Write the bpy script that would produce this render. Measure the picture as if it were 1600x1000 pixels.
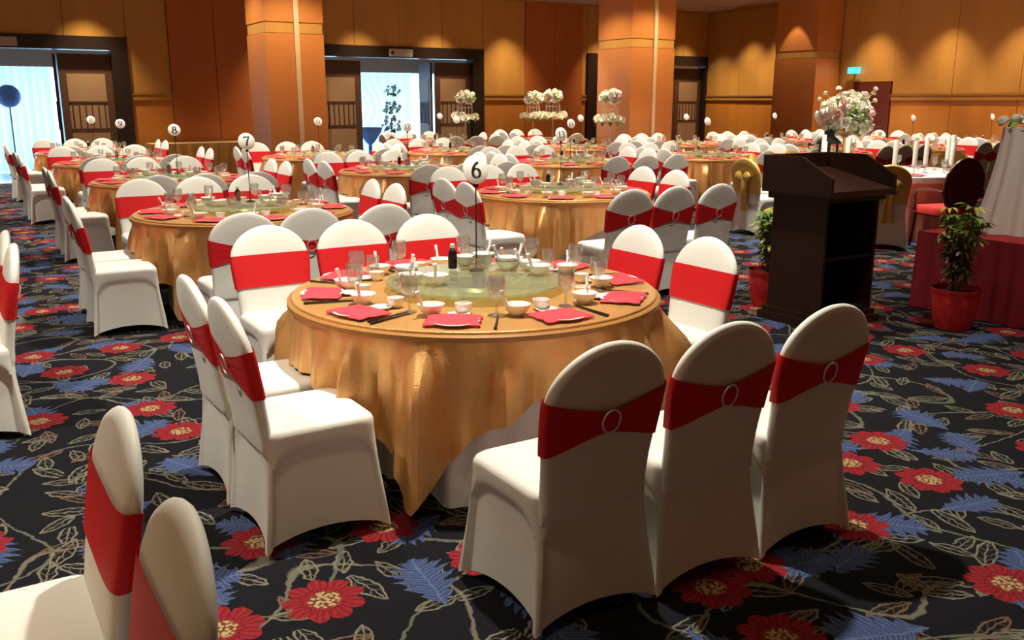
import bpy, math, random
from math import sin, cos, pi, sqrt, atan2, radians
rnd = random.Random(7)
for o in list(bpy.data.objects): bpy.data.objects.remove(o)
SC = bpy.context.scene
COL = SC.collection
# ------------------------------------------------------------------ camera
# world axes follow the hall: +X along the far wall, +Y towards the far wall
cd = bpy.data.cameras.new('camera'); cam = bpy.data.objects.new('camera', cd); COL.objects.link(cam)
cd.sensor_width = 36; cd.lens = 1430/1600*36; cd.clip_start = .05; cd.clip_end = 200
cam.location = (0, 0, 1.64); cam.rotation_euler = (pi/2-math.atan(342/1430), 0, radians(-32))
SC.camera = cam
# ------------------------------------------------------------------ world, exposure
W = bpy.data.worlds.new('world'); SC.world = W; W.use_nodes = True
W.node_tree.nodes['Background'].inputs[0].default_value = (1, .47, .17, 1)
W.node_tree.nodes['Background'].inputs[1].default_value = .085
vs = SC.view_settings
vs.view_transform = 'Standard'; vs.look = 'None'; vs.gamma = 1; vs.exposure = 0.75; vs.use_curve_mapping = False
WARM = (1, .87, .66)
DV, EW, CZ = 21.5, 20.46, 4.3          # far wall, right wall, ceiling height
def spot(x, y, z, e, ang, blend=.6, rad=.08, col=WARM, tilt=(0, 0)):
    l = bpy.data.lights.new('downlight', 'SPOT'); l.energy = e; l.spot_size = radians(ang); l.spot_blend = blend
    l.shadow_soft_size = rad; l.color = col
    o = bpy.data.objects.new('downlight', l); COL.objects.link(o); o.location = (x, y, z); o.rotation_euler = (tilt[0], tilt[1], 0)
# ceiling downlights over the floor
NEAR = (1, .93, .80)
for x, y, e, a in ((2.1, 3.55, 560, 96), (-.9, 4.6, 360, 92), (4.5, 5.3, 260, 74), (5.9, 3.4, 190, 92)):
    spot(x, y, 4.25, e, a, .7, .07, NEAR)
for x, y, e in ((-.2, 1.9, 60), (5.2, 1.6, 40)): spot(x, y, 4.25, e, 96, .7, .07, (1, .72, .42))
# wide spots added only to brighten the pillars, no real fixtures
for x, y in ((5.7, 15.7), (4.3, 17.3), (13.7, 15.2), (12.1, 16.7)): spot(x, y, 4.25, 200, 120, .6, .1, (1, .80, .48))
for x, y in ((2.1, 7.7), (2.3, 11.2), (2.3, 14.8), (2.4, 18.1), (5.3, 7.7), (5.3, 11.2), (5.3, 14.7), (8.0, 11.3), (8.0, 14.8), (10.7, 11.3), (10.7, 14.8), (9.6, 18.4), (12.7, 18.6),
             (13.4, 11.3), (13.4, 14.7), (16.1, 11.3), (16.1, 14.8), (18.7, 11.3), (18.7, 14.8), (9.8, 7.7), (8.0, 7.8), (-.9, 9.2), (-.7, 13.2), (-.5, 17.4)):
    spot(x, y-.3, 4.25, 520, 76, .8, .10, NEAR)
# wall washers
for x in (-.2, 3.0, 7.2, 9.05, 11.15, 13.2, 16.4, 19.5): spot(x, DV-.72, 4.22, 480 if x < 9 else 360, 78, .9, .06, (1, .76, .42))
for y in (19.6, 18.55, 15.4, 13.4, 11.6, 9.6): spot(EW-.72, y, 4.22, 300, 78, .9, .06, (1, .76, .42))
spot(19.1, 17.2, 4.2, 75, 62, .25, .03, (1, .80, .52))
# ------------------------------------------------------------------ materials
def mat(name, col, rough=.6, metal=0, sheen=0, spec=.5, trans=0, emit=None, es=0, bump=None, noise=None, ior=1.45, sub=0):
    m = bpy.data.materials.new(name); m.use_nodes = True; nt = m.node_tree; p = nt.nodes['Principled BSDF']
    p.inputs['Base Color'].default_value = (*col, 1); p.inputs['Roughness'].default_value = rough
    p.inputs['Metallic'].default_value = metal; p.inputs['Sheen Weight'].default_value = sheen
    p.inputs['Specular IOR Level'].default_value = spec; p.inputs['Transmission Weight'].default_value = trans
    p.inputs['IOR'].default_value = ior
    if emit: p.inputs['Emission Color'].default_value = (*emit, 1); p.inputs['Emission Strength'].default_value = es
    tc = nt.nodes.new('ShaderNodeTexCoord')
    if noise:   # (scale, amount[, (sx,sy,sz)])
        mp = nt.nodes.new('ShaderNodeMapping'); mp.inputs['Scale'].default_value = noise[2] if len(noise) > 2 else (1, 1, 1)
        nz = nt.nodes.new('ShaderNodeTexNoise'); nz.inputs['Scale'].default_value = noise[0]; nz.inputs['Detail'].default_value = 4
        mx = nt.nodes.new('ShaderNodeMix'); mx.data_type = 'RGBA'
        a = noise[1]; mx.inputs[6].default_value = (*[c*(1-a) for c in col], 1); mx.inputs[7].default_value = (*[min(1, c*(1+a)) for c in col], 1)
        nt.links.new(tc.outputs['Object'], mp.inputs[0]); nt.links.new(mp.outputs[0], nz.inputs['Vector'])
        nt.links.new(nz.outputs[0], mx.inputs[0]); nt.links.new(mx.outputs[2], p.inputs['Base Color'])
    if bump:    # (scale, strength, distance)
        nb = nt.nodes.new('ShaderNodeTexNoise'); nb.inputs['Scale'].default_value = bump[0]; nb.inputs['Detail'].default_value = 3
        bp = nt.nodes.new('ShaderNodeBump'); bp.inputs['Strength'].default_value = bump[1]; bp.inputs['Distance'].default_value = bump[2]
        nt.links.new(tc.outputs['Object'], nb.inputs['Vector']); nt.links.new(nb.outputs[0], bp.inputs['Height']); nt.links.new(bp.outputs[0], p.inputs['Normal'])
    return m
M = {}
M['white'] = mat('white_spandex', (.73, .735, .675), .62, sheen=.1, bump=(14, .12, .01))
M['red'] = mat('red_satin', (.60, .012, .016), .6, spec=.3, bump=(30, .2, .004))
M['gold'] = mat('gold_satin', (.72, .40, .14), .27, .42, bump=(150, .5, .004), noise=(7, .18))
M['linen'] = mat('white_linen', (.74, .73, .70), .8)
M['pink'] = mat('pink_cloth', (.72, .27, .22), .6)
M['yellow'] = mat('yellow_gold_satin', (.66, .44, .10), .4, .15, bump=(20, .3, .006))
M['ring'] = mat('diamante_ring', (.85, .82, .80), .25, .6, bump=(400, .6, .002))
M['china'] = mat('white_china', (.84, .83, .79), .15)
M['napkin'] = mat('red_napkin', (.70, .05, .07), .75, bump=(80, .2, .003))
M['black'] = mat('black_lacquer', (.012, .010, .010), .3)
M['dark'] = mat('dark_metal', (.03, .03, .03), .4, .6)
M['steel'] = mat('brushed_steel', (.5, .5, .5), .3, 1)
M['disc'] = mat('white_card', (.84, .83, .78), .5)
M['lect'] = mat('dark_mahogany', (.026, .010, .006), .38, spec=.3, noise=(3, .5, (1, 1, .08)))
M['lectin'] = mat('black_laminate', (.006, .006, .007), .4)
M['stage'] = mat('crimson_skirting', (.22, .006, .016), .7)
M['stagetop'] = mat('crimson_top_cloth', (.30, .010, .020), .8)
M['potwrap'] = mat('red_pot_wrap', (.55, .02, .02), .55, bump=(18, .6, .012))
def thin_glass(name, tint, diffuse=0, fres=1.35, dcol=(.62, .66, .45)):
    m = bpy.data.materials.new(name); m.use_nodes = True; nt = m.node_tree; nt.nodes.remove(nt.nodes['Principled BSDF'])
    tr = nt.nodes.new('ShaderNodeBsdfTransparent'); tr.inputs[0].default_value = (*tint, 1); gl = nt.nodes.new('ShaderNodeBsdfGlossy'); gl.inputs['Roughness'].default_value = .04
    lw = nt.nodes.new('ShaderNodeLayerWeight'); pw = nt.nodes.new('ShaderNodeMath'); pw.operation = 'POWER'; pw.inputs[1].default_value = 2.2
    nt.links.new(lw.outputs['Facing'], pw.inputs[0]); fr = nt.nodes.new('ShaderNodeMath'); fr.operation = 'MULTIPLY_ADD'; fr.inputs[1].default_value = fres; fr.inputs[2].default_value = .07; nt.links.new(pw.outputs[0], fr.inputs[0]); mx = nt.nodes.new('ShaderNodeMixShader')
    nt.links.new(fr.outputs[0], mx.inputs[0]); nt.links.new(tr.outputs[0], mx.inputs[1]); nt.links.new(gl.outputs[0], mx.inputs[2]); out = mx
    if diffuse:
        df = nt.nodes.new('ShaderNodeBsdfDiffuse'); df.inputs[0].default_value = (*dcol, 1); m2 = nt.nodes.new('ShaderNodeMixShader'); m2.inputs[0].default_value = diffuse
        nt.links.new(mx.outputs[0], m2.inputs[1]); nt.links.new(df.outputs[0], m2.inputs[2]); out = m2
    nt.links.new(out.outputs[0], nt.nodes['Material Output'].inputs['Surface']); return m
M['glass'] = thin_glass('clear_glass', (.92, .92, .91), .10, .85, (.8, .8, .78)); M['susan'] = thin_glass('green_tinted_glass', (.84, .90, .70), .16, .6)
M['soil'] = mat('dark_soil', (.03, .02, .012), .95, bump=(60, .8, .01))
M['leaf'] = mat('green_leaf', (.16, .30, .05), .5, noise=(9, .5))
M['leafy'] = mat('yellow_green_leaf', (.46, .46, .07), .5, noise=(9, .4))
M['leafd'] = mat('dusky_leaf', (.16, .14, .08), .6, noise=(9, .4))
M['rose'] = mat('cream_petals', (.90, .87, .74), .6)
M['rosep'] = mat('blush_petals', (.84, .60, .54), .6)
M['wood'] = mat('honey_wood_panel', (.46, .235, .060), .42, noise=(2.2, .22, (1, 1, .05)))
M['wood2'] = mat('amber_wood_panel', (.46, .18, .032), .42, noise=(2.2, .22, (1, 1, .05)))
M['redwood'] = mat('russet_wood_panel', (.40, .12, .030), .42, noise=(2.2, .22, (1, 1, .05)))
M['colwood'] = mat('orange_veneer', (.50, .185, .050), .4, noise=(2.2, .2, (1, 1, .05)))
M['trim'] = mat('pale_wood_trim', (.62, .44, .28), .4)
M['rail'] = mat('rail_wood', (.36, .17, .04), .4)
M['wallbase'] = mat('dark_wall_core', (.16, .07, .02), .7)
M['frame'] = mat('ebony_door_frame', (.018, .011, .009), .35)
M['door'] = mat('dark_brown_door', (.085, .040, .028), .45, noise=(2, .3, (1, 1, .08)))
M['doorpanel'] = mat('taupe_door_panel', (.30, .19, .12), .6)
M['ceil'] = mat('plaster_ceiling', (.55, .42, .34), .9)
M['curtain'] = mat('sheer_curtain', (.82, .86, .9), .9)
M['daylight'] = mat('daylight_window', (0, 0, 0), 1, emit=(.36, .68, 1.0), es=3.8)
def translucent(m, fac=.6):
    nt = m.node_tree; p = nt.nodes['Principled BSDF']; t = nt.nodes.new('ShaderNodeBsdfTranslucent'); mx = nt.nodes.new('ShaderNodeMixShader')
    t.inputs[0].default_value = (.9, .95, 1, 1); mx.inputs[0].default_value = fac
    nt.links.new(p.outputs[0], mx.inputs[1]); nt.links.new(t.outputs[0], mx.inputs[2]); nt.links.new(mx.outputs[0], nt.nodes['Material Output'].inputs['Surface'])
translucent(M['curtain'])
M['tile'] = mat('foyer_tile', (.5, .5, .5), .3)
M['blue'] = mat('deep_blue', (.16, .30, .70), .6, bump=(12, 1, .03))
M['brass'] = mat('brass', (.55, .36, .12), .3, .9)
M['sign'] = mat('grey_sign', (.42, .42, .36), .5)
M['exit'] = mat('lit_exit_sign', (.0, .2, .3), .5, emit=(.05, .55, .75), es=1.4)
M['candle'] = mat('ivory_wax', (.85, .82, .74), .5)
M['armred'] = mat('oxblood_upholstery', (.10, .006, .010), .8)
M['seatred'] = mat('coral_red_cushion', (.55, .035, .03), .8)
M['armwood'] = mat('mahogany_frame', (.12, .025, .015), .35)
M['buffet'] = mat('bronze_pleated_skirt', (.42, .23, .06), .5)
M['soy'] = mat('dark_sauce', (.012, .006, .006), .1)
M['ink'] = mat('black_ink', (.015, .015, .02), .6)

def carpet():
    m = bpy.data.materials.new('floral_carpet'); m.use_nodes = True; nt = m.node_tree; N = nt.nodes; L = nt.links
    P = N['Principled BSDF']; P.inputs['Roughness'].default_value = .95; P.inputs['Specular IOR Level'].default_value = .15
    def sv(s, v):
        if isinstance(v, (int, float)): s.default_value = v
        else: L.new(v, s)
    def f(op, a, b=0, c=0, clamp=False):
        n = N.new('ShaderNodeMath'); n.operation = op; n.use_clamp = clamp
        sv(n.inputs[0], a); sv(n.inputs[1], b); sv(n.inputs[2], c); return n.outputs[0]
    def vm(op, a, b):
        n = N.new('ShaderNodeVectorMath'); n.operation = op; L.new(a, n.inputs[0])
        if isinstance(b, tuple): n.inputs[1].default_value = b
        else: L.new(b, n.inputs[1])
        return n.outputs[0]
    def mix(fac, a, b):
        n = N.new('ShaderNodeMix'); n.data_type = 'RGBA'; sv(n.inputs[0], fac)
        for s, v in ((n.inputs[6], a), (n.inputs[7], b)):
            if isinstance(v, tuple): s.default_value = (*v, 1)
            else: L.new(v, s)
        return n.outputs[2]
    def edge(d, soft):          # 1 where d<0
        return f('SUBTRACT', .5, f('DIVIDE', d, soft), clamp=True)
    def sep(v):
        n = N.new('ShaderNodeSeparateXYZ'); L.new(v, n.inputs[0]); return n.outputs
    geo = N.new('ShaderNodeTexCoord').outputs['Object']
    wn = N.new('ShaderNodeTexNoise'); wn.noise_dimensions = '2D'; wn.inputs['Scale'].default_value = 26; wn.inputs['Detail'].default_value = 1
    L.new(geo, wn.inputs['Vector'])
    base = vm('ADD', geo, vm('MULTIPLY', vm('SUBTRACT', wn.outputs['Color'], (.5, .5, .5)), (.02, .02, 0)))
    def cells(scale, off, rand):
        p = vm('ADD', base, off)
        v = N.new('ShaderNodeTexVoronoi'); v.voronoi_dimensions = '2D'; v.inputs['Scale'].default_value = scale; v.inputs['Randomness'].default_value = rand
        L.new(p, v.inputs['Vector'])
        l = sep(vm('SUBTRACT', p, v.outputs['Position'])); c = N.new('ShaderNodeSeparateColor'); L.new(v.outputs['Color'], c.inputs[0])
        return l[0], l[1], c.outputs
    def rot(x, y, a):
        c, s = f('COSINE', a), f('SINE', a)
        return f('ADD', f('MULTIPLY', x, c), f('MULTIPLY', y, s)), f('SUBTRACT', f('MULTIPLY', y, c), f('MULTIPLY', x, s))
    col = (.0055, .0055, .008)
    # winding stems: contour lines of a smooth noise
    def stem(scale, off, lev, wid, c, col):
        n = N.new('ShaderNodeTexNoise'); n.noise_dimensions = '2D'; n.inputs['Scale'].default_value = scale; n.inputs['Detail'].default_value = 0
        L.new(vm('ADD', base, off), n.inputs['Vector'])
        d = f('ABSOLUTE', f('SUBTRACT', n.outputs[0], lev))
        return mix(edge(f('SUBTRACT', d, wid), wid*.7), col, c)
    col = stem(1.5, (0, 0, 0), .47, .0075, (.12, .11, .08), col)
    col = stem(1.3, (9, 4, 0), .56, .0070, (.09, .095, .07), col)
    # outline leaves
    def outleaf(scale, off, Ln, Wd, thr, c, col):
        x, y, rc = cells(scale, off, .85)
        x, y = rot(x, y, f('MULTIPLY', rc[0], 6.283))
        xn = f('DIVIDE', x, Ln); w = f('MULTIPLY', f('SUBTRACT', 1, f('MULTIPLY', xn, xn)), Wd)
        ay = f('ABSOLUTE', y); d = f('SUBTRACT', ay, w)
        line = edge(f('SUBTRACT', f('ABSOLUTE', d), .0042), .004)
        rib = edge(f('SUBTRACT', ay, .003), .003)
        veins = edge(f('SUBTRACT', f('ABSOLUTE', f('SUBTRACT', f('FRACT', f('ADD', f('MULTIPLY', x, 22), f('MULTIPLY', ay, -26))), .5)), .07), .12)
        inn = edge(d, .004)
        k = f('MAXIMUM', line, f('MULTIPLY', inn, f('MAXIMUM', rib, f('MULTIPLY', veins, .55))))
        k = f('MULTIPLY', k, edge(f('SUBTRACT', f('ABSOLUTE', xn), 1.02), .03))
        return mix(f('MULTIPLY', k, f('GREATER_THAN', rc[1], thr)), col, c)
    col = outleaf(4.3, (2.2, 5.1, 0), .085, .030, .22, (.15, .14, .10), col)
    col = outleaf(3.6, (7.7, 1.3, 0), .115, .036, .25, (.16, .15, .105), col)
    col = outleaf(3.1, (4.4, 8.8, 0), .10, .030, .35, (.13, .08, .05), col)
    # blue feathered leaves
    def blue(scale, off, Ln, Wd, thr, col):
        x, y, rc = cells(scale, off, .8)
        x, y = rot(x, y, f('MULTIPLY', rc[0], 6.283))
        ay = f('ABSOLUTE', y); xn = f('DIVIDE', f('SUBTRACT', x, f('MULTIPLY', ay, .55)), Ln)
        saw = f('PINGPONG', f('MULTIPLY', xn, 3.5), .5)
        w = f('MULTIPLY', f('SUBTRACT', 1, f('MULTIPLY', xn, xn)), f('ADD', f('MULTIPLY', saw, Wd*1.2), Wd*.48))
        d = f('SUBTRACT', ay, w)
        vein = edge(f('SUBTRACT', f('ABSOLUTE', f('SUBTRACT', f('FRACT', f('MULTIPLY', xn, 9)), .5)), .13), .12)
        c = mix(f('MAXIMUM', vein, edge(f('SUBTRACT', ay, .004), .004)), (.033, .052, .125), (.08, .11, .21))
        k = f('MULTIPLY', edge(d, .006), edge(f('SUBTRACT', f('ABSOLUTE', xn), 1), .03))
        return mix(f('MULTIPLY', k, f('GREATER_THAN', rc[1], thr)), col, c)
    col = blue(2.0, (3.3, 7.1, 0), .175, .115, .35, col)
    col = blue(2.1, (8.3, 2.6, 0), .15, .095, .42, col)
    # red flowers
    x, y, rc = cells(2.0, (1.2, .55, 0), .62)
    r = f('SQRT', f('ADD', f('MULTIPLY', x, x), f('MULTIPLY', y, y)))
    th = f('ADD', f('ARCTAN2', y, x), f('MULTIPLY', rc[0], 3))
    pet = f('SUBTRACT', f('MULTIPLY', f('POWER', f('ABSOLUTE', f('COSINE', f('MULTIPLY', th, 4.5))), .6), 2), 1); R = f('ADD', f('MULTIPLY', pet, .019), .122)
    streak = f('MULTIPLY', f('ADD', f('COSINE', f('MULTIPLY', th, 27)), 1), .5)
    gap = edge(f('ADD', pet, .82), .25)
    ring2 = edge(f('SUBTRACT', f('ABSOLUTE', f('SUBTRACT', r, f('ADD', f('MULTIPLY', pet, -.014), .080))), .003), .004)
    rc_ = mix(streak, (.15, .008, .012), (.235, .016, .022))
    rc_ = mix(f('MAXIMUM', gap, ring2), rc_, (.12, .006, .010))
    vd = N.new('ShaderNodeTexVoronoi'); vd.voronoi_dimensions = '2D'; vd.inputs['Scale'].default_value = 62; L.new(geo, vd.inputs['Vector'])
    dots = mix(edge(f('SUBTRACT', vd.outputs['Distance'], .42), .2), (.12, .03, .016), (.36, .27, .13))
    rc_ = mix(edge(f('SUBTRACT', r, .052), .012), rc_, dots)
    k = f('MULTIPLY', edge(f('SUBTRACT', r, R), .005), f('GREATER_THAN', rc[1], .22))
    col = mix(k, col, rc_)
    L.new(col, P.inputs['Base Color'])
    nb = N.new('ShaderNodeTexNoise'); nb.inputs['Scale'].default_value = 220; L.new(geo, nb.inputs['Vector'])
    bp = N.new('ShaderNodeBump'); bp.inputs['Strength'].default_value = .4; bp.inputs['Distance'].default_value = .006
    L.new(nb.outputs[0], bp.inputs['Height']); L.new(bp.outputs[0], P.inputs['Normal'])
    return m
M['carpet'] = carpet()
# ------------------------------------------------------------------ helpers
class MB:
    def __init__(s): s.v = []; s.f = []
    def box(s, x0, x1, y0, y1, z0, z1):
        b = len(s.v); s.v += [(x, y, z) for z in (z0, z1) for y in (y0, y1) for x in (x0, x1)]
        s.f += [tuple(b+i for i in q) for q in ((0, 2, 3, 1), (4, 5, 7, 6), (0, 1, 5, 4), (2, 6, 7, 3), (0, 4, 6, 2), (1, 3, 7, 5))]; return s
    def grid(s, fn, nu, nv, closed_u=False):
        b = len(s.v); cu = nu if closed_u else nu+1
        for j in range(nv+1):
            for i in range(cu): s.v.append(fn(i/nu, j/nv))
        for j in range(nv):
            for i in range(nu):
                i2 = (i+1) % cu; s.f.append((b+j*cu+i, b+j*cu+i2, b+(j+1)*cu+i2, b+(j+1)*cu+i))
        return s
    def rings(s, rings, cap0=True, cap1=True):
        b = len(s.v); n = len(rings[0])
        for r in rings: s.v += r
        for j in range(len(rings)-1):
            for i in range(n):
                i2 = (i+1) % n; s.f.append((b+j*n+i, b+j*n+i2, b+(j+1)*n+i2, b+(j+1)*n+i))
        if cap0: s.f.append(tuple(b+i for i in reversed(range(n))))
        if cap1: e = b+(len(rings)-1)*n; s.f.append(tuple(e+i for i in range(n)))
        return s
    def lathe(s, prof, n=24, c=(0, 0, 0), cap0=True, cap1=True):
        return s.rings([[(c[0]+r*cos(2*pi*i/n), c[1]+r*sin(2*pi*i/n), c[2]+z) for i in range(n)] for r, z in prof], cap0, cap1)
    def tube(s, pts, rad, n=8):
        R = rad if isinstance(rad, (list, tuple)) else [rad]*len(pts); rs = []
        for i, p in enumerate(pts):
            a = pts[max(0, i-1)]; c = pts[min(len(pts)-1, i+1)]
            d = [c[k]-a[k] for k in range(3)]; l = sqrt(sum(k*k for k in d)) or 1; d = [k/l for k in d]
            u = (0, 0, 1) if abs(d[2]) < .9 else (1, 0, 0)
            e = [d[1]*u[2]-d[2]*u[1], d[2]*u[0]-d[0]*u[2], d[0]*u[1]-d[1]*u[0]]; l = sqrt(sum(k*k for k in e)); e = [k/l for k in e]
            g = [d[1]*e[2]-d[2]*e[1], d[2]*e[0]-d[0]*e[2], d[0]*e[1]-d[1]*e[0]]
            rs.append([tuple(p[k]+R[i]*(cos(2*pi*q/n)*e[k]+sin(2*pi*q/n)*g[k]) for k in range(3)) for q in range(n)])
        return s.rings(rs)
    def prism(s, poly, axis, a, b):     # poly in the two other axes, extruded along axis
        def p(q, t): return {'x': (t, q[0], q[1]), 'y': (q[0], t, q[1]), 'z': (q[0], q[1], t)}[axis]
        return s.rings([[p(q, a) for q in poly], [p(q, b) for q in poly]])
    def mesh(s, name, m, smooth=True, recalc=True):
        me = bpy.data.meshes.new(name); me.from_pydata(s.v, [], s.f)
        if recalc:
            import bmesh
            bm = bmesh.new(); bm.from_mesh(me); bmesh.ops.recalc_face_normals(bm, faces=bm.faces); bm.to_mesh(me); bm.free()
        me.materials.append(M[m]); me.polygons.foreach_set('use_smooth', [smooth]*len(me.polygons)); me.update()
        if smooth:
            try: me.set_sharp_from_angle(angle=radians(42))
            except Exception: pass
        return me
def obj(name, me, parent=None, loc=(0, 0, 0), rot=(0, 0, 0), sc=1):
    o = bpy.data.objects.new(name, me); COL.objects.link(o); o.location = loc; o.rotation_euler = rot
    o.scale = sc if isinstance(sc, tuple) else (sc, sc, sc)
    if parent: o.parent = parent
    return o
def tag(o, label, cat, group=None):
    o['label'] = label; o['category'] = cat
    if group: o['group'] = group
    return o
def thing(name, label, cat, loc=(0, 0, 0), rz=0, group=None):
    return tag(obj(name, None, None, loc, (0, 0, rz)), label, cat, group)
def struct(name, me, loc=(0, 0, 0)):
    o = obj(name, me, None, loc); o['kind'] = 'structure'; return o
def sstep(x): x = max(0, min(1, x)); return x*x*(3-2*x)
# ------------------------------------------------------------------ room shell
mb = MB(); mb.v = [(-12, -6, 0), (EW+.3, -6, 0), (EW+.3, DV, 0), (-12, DV, 0)]; mb.f = [(0, 1, 2, 3)]
struct('floor', mb.mesh('floor', 'carpet', False, False))
mb = MB().box(-12, EW+.3, -6, DV+.3, CZ, CZ+.1); ceil = struct('ceiling', mb.mesh('ceiling', 'ceil', False))
DOORS = ((1.4, 'open'), (10.15, 'open'), (18.3, 'shut'))
HALF, JAMB, FT = 2.39, .33, 2.95
# far wall: solid core with three openings
mb = MB(); x = -12
for c, k in DOORS:
    mb.box(x, c-HALF+.05, DV+.03, DV+.28, 0, CZ); mb.box(c-HALF+.05, c+HALF-.05, DV+.03, DV+.28, FT-.05, CZ); x = c+HALF-.05
mb.box(x, EW+.3, DV+.03, DV+.28, 0, CZ)
wb = struct('wall_back', mb.mesh('wall_back', 'wallbase', False))
def panel_run(par, a, b, axis, m_up, m_low, m_rail, w=1.25, solid=False):
    n = max(1, round((b-a)/w)); st = (b-a)/n
    for i in range(n):
        p0, p1 = a+i*st+.006, a+(i+1)*st-.006
        for z0, z1, m, pr in ([(0.1, CZ-.1, m_up, .035)] if solid else [(0.1, 1.655, m_low, 0), (1.805, CZ-.1, m_up, 0)]):
            q = MB()
            if axis == 'x': q.box(p0, p1, DV-pr, DV+.03, z0, z1)
            else: q.box(EW-pr, EW+.03, p0, p1, z0, z1)
            obj('wall_panel', q.mesh('wall_panel', m, False), par)
    if not solid:
        q = MB()
        if axis == 'x': q.box(a, b, DV-.035, DV+.03, 1.66, 1.80); q.box(a, b, DV-.05, DV+.03, 1.775, 1.80)
        else: q.box(EW-.035, EW+.03, a, b, 1.66, 1.80); q.box(EW-.05, EW+.03, a, b, 1.775, 1.80)
        obj('chair_rail', q.mesh('chair_rail', m_rail, False), par)
xs = [(-12, 1.4-HALF), (1.4+HALF, 4.64), None, (6.62, 10.15-HALF), (10.15+HALF, 13.84), None, (15.74, 18.3-HALF), (18.3+HALF, EW)]
for s in xs:
    if s and s[1]-s[0] > .05: panel_run(wb, s[0], s[1], 'x', 'wood', 'wood2', 'rail')
for a, b in ((4.64, 6.62), (13.84, 15.74)): panel_run(wb, a, b, 'x', 'redwood', 'redwood', 'rail', .99, True)
for c, k in DOORS:      # panels above the doors
    n = 4; st = 2*HALF/n
    for i in range(n):
        q = MB().box(c-HALF+i*st+.006, c-HALF+(i+1)*st-.006, DV, DV+.03, FT+.005, CZ-.1); obj('wall_panel', q.mesh('wall_panel', 'wood', False), wb)
q = MB().box(-12, EW, DV-.05, DV+.03, CZ-.1, CZ); obj('cornice', q.mesh('cornice', 'rail', False), wb)
q = MB().box(-12, 1.4-HALF, DV-.02, DV+.03, 0, .1); obj('skirting', q.mesh('skirting', 'rail', False), wb)
# right wall
mb = MB().box(EW+.03, EW+.28, -6, DV+.28, 0, CZ)
wr = struct('wall_right', mb.mesh('wall_right', 'wallbase', False))
panel_run(wr, -6, 14.9, 'y', 'wood', 'wood2', 'rail', 1.6)
panel_run(wr, 16.05, DV-.03, 'y', 'wood', 'wood2', 'rail', 1.3)
q = MB().box(EW, EW+.03, 14.9, 16.05, 2.12, CZ-.1); obj('wall_panel', q.mesh('wall_panel', 'wood', False), wr)
q = MB().box(EW-.05, EW+.03, -6, DV-.05, CZ-.1, CZ); obj('cornice', q.mesh('cornice', 'rail', False), wr)
d = struct('door_4', MB().box(EW-.03, EW+.03, 14.92, 16.03, 0.01, 2.1).mesh('door_4', 'armwood', False))
obj('handle', MB().tube([(EW-.03, 15.05, 1.0), (EW-.08, 15.05, 1.0), (EW-.08, 15.2, 1.0)], .012).mesh('handle', 'steel'), d)
# lower soffit seen along the ceiling edge
sf = struct('trim_1', MB().box(-12, EW, DV-1.2, DV-.06, CZ-.06, CZ-.003).mesh('trim_1', 'ceil', False))
# doors
def leaf(par, x, y, rz, w=1.0, h=2.60, flip=1):
    o = obj('door_leaf', MB().box(0, w*flip, -.03, .03, .01, h).mesh('door_leaf', 'door', False), par, (x, y, 0), (0, 0, rz))
    a, b = sorted((.14*flip, (w-.14)*flip))
    obj('door_panel', MB().box(a, b, -.04, -.03, .25, 2.2).mesh('door_panel', 'doorpanel', False), o)
    for i in range(6):
        t = a+(b-a)*(i+.5)/6
        obj('grille_bar', MB().box(t-.012, t+.012, -.058, -.04, 1.06, 1.62).mesh('grille_bar', 'door', False), o)
    for z in (1.05, 1.61): obj('grille_rail', MB().box(a, b, -.058, -.04, z, z+.025).mesh('grille_rail', 'door', False), o)
    return o
for i, (c, k) in enumerate(DOORS):
    q = MB()
    q.box(c-HALF, c-HALF+JAMB, DV-.06, DV+.3, 0, FT); q.box(c+HALF-JAMB, c+HALF, DV-.06, DV+.3, 0, FT); q.box(c-HALF+JAMB, c+HALF-JAMB, DV-.06, DV+.3, FT-.27, FT)
    d = struct('door_%d' % (i+1), q.mesh('door_frame', 'frame', False))
    l, r = c-HALF+JAMB, c+HALF-JAMB; w = (r-l)/4-.005
    leaf(d, l, DV+.15, 0, w); leaf(d, r, DV+.15, 0, w, flip=-1)
    if k == 'open':
        leaf(d, l+w+.05, DV+.24, radians(100), w); leaf(d, r-w-.05, DV+.24, radians(-100), w, flip=-1)
    else:
        leaf(d, l+w+.01, DV+.15, 0, w); leaf(d, r-w-.01, DV+.15, 0, w, flip=-1)
    sg = tag(obj('door_sign', MB().box(c-.32, c+.32, DV-.09, DV-.061, FT-.24, FT-.06).mesh('door_sign', 'sign', False)),
             ['grey door sign above the bright left doorway', 'grey door sign above the bright middle doorway', 'grey door sign above the dark doorway behind pillar'][i], 'sign', 'door signs')
    obj('sign_mark', MB().box(c-.27, c-.19, DV-.094, DV-.09, FT-.19, FT-.11).mesh('sign_mark', 'ink', False), sg)
# foyer beyond the open doors
mb = MB(); mb.v = [(-12, DV, -.002), (EW, DV, -.002), (EW, DV+5, -.002), (-12, DV+5, -.002)]; mb.f = [(0, 1, 2, 3)]
struct('floor_foyer', mb.mesh('floor_foyer', 'tile', False, False))
struct('ceiling_foyer', MB().box(-12, EW, DV+.28, DV+5, 3.2, 3.25).mesh('ceiling_foyer', 'ceil', False))
q = MB(); q.v = [(-7, DV+4.6, .1), (17, DV+4.6, .1), (17, DV+4.6, 2.42), (-7, DV+4.6, 2.42)]; q.f = [(0, 1, 2, 3)]
struct('window_1', q.mesh('window_1', 'daylight', False, False))
struct('wall_foyer', MB().box(-12, EW, DV+4.75, DV+4.9, 0, 3.2).mesh('wall_foyer', 'tile', False))
struct('trim_2', MB().box(-12, EW, DV+2.95, DV+3.1, 2.42, 3.2).mesh('trim_2', 'ceil', False))
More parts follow.
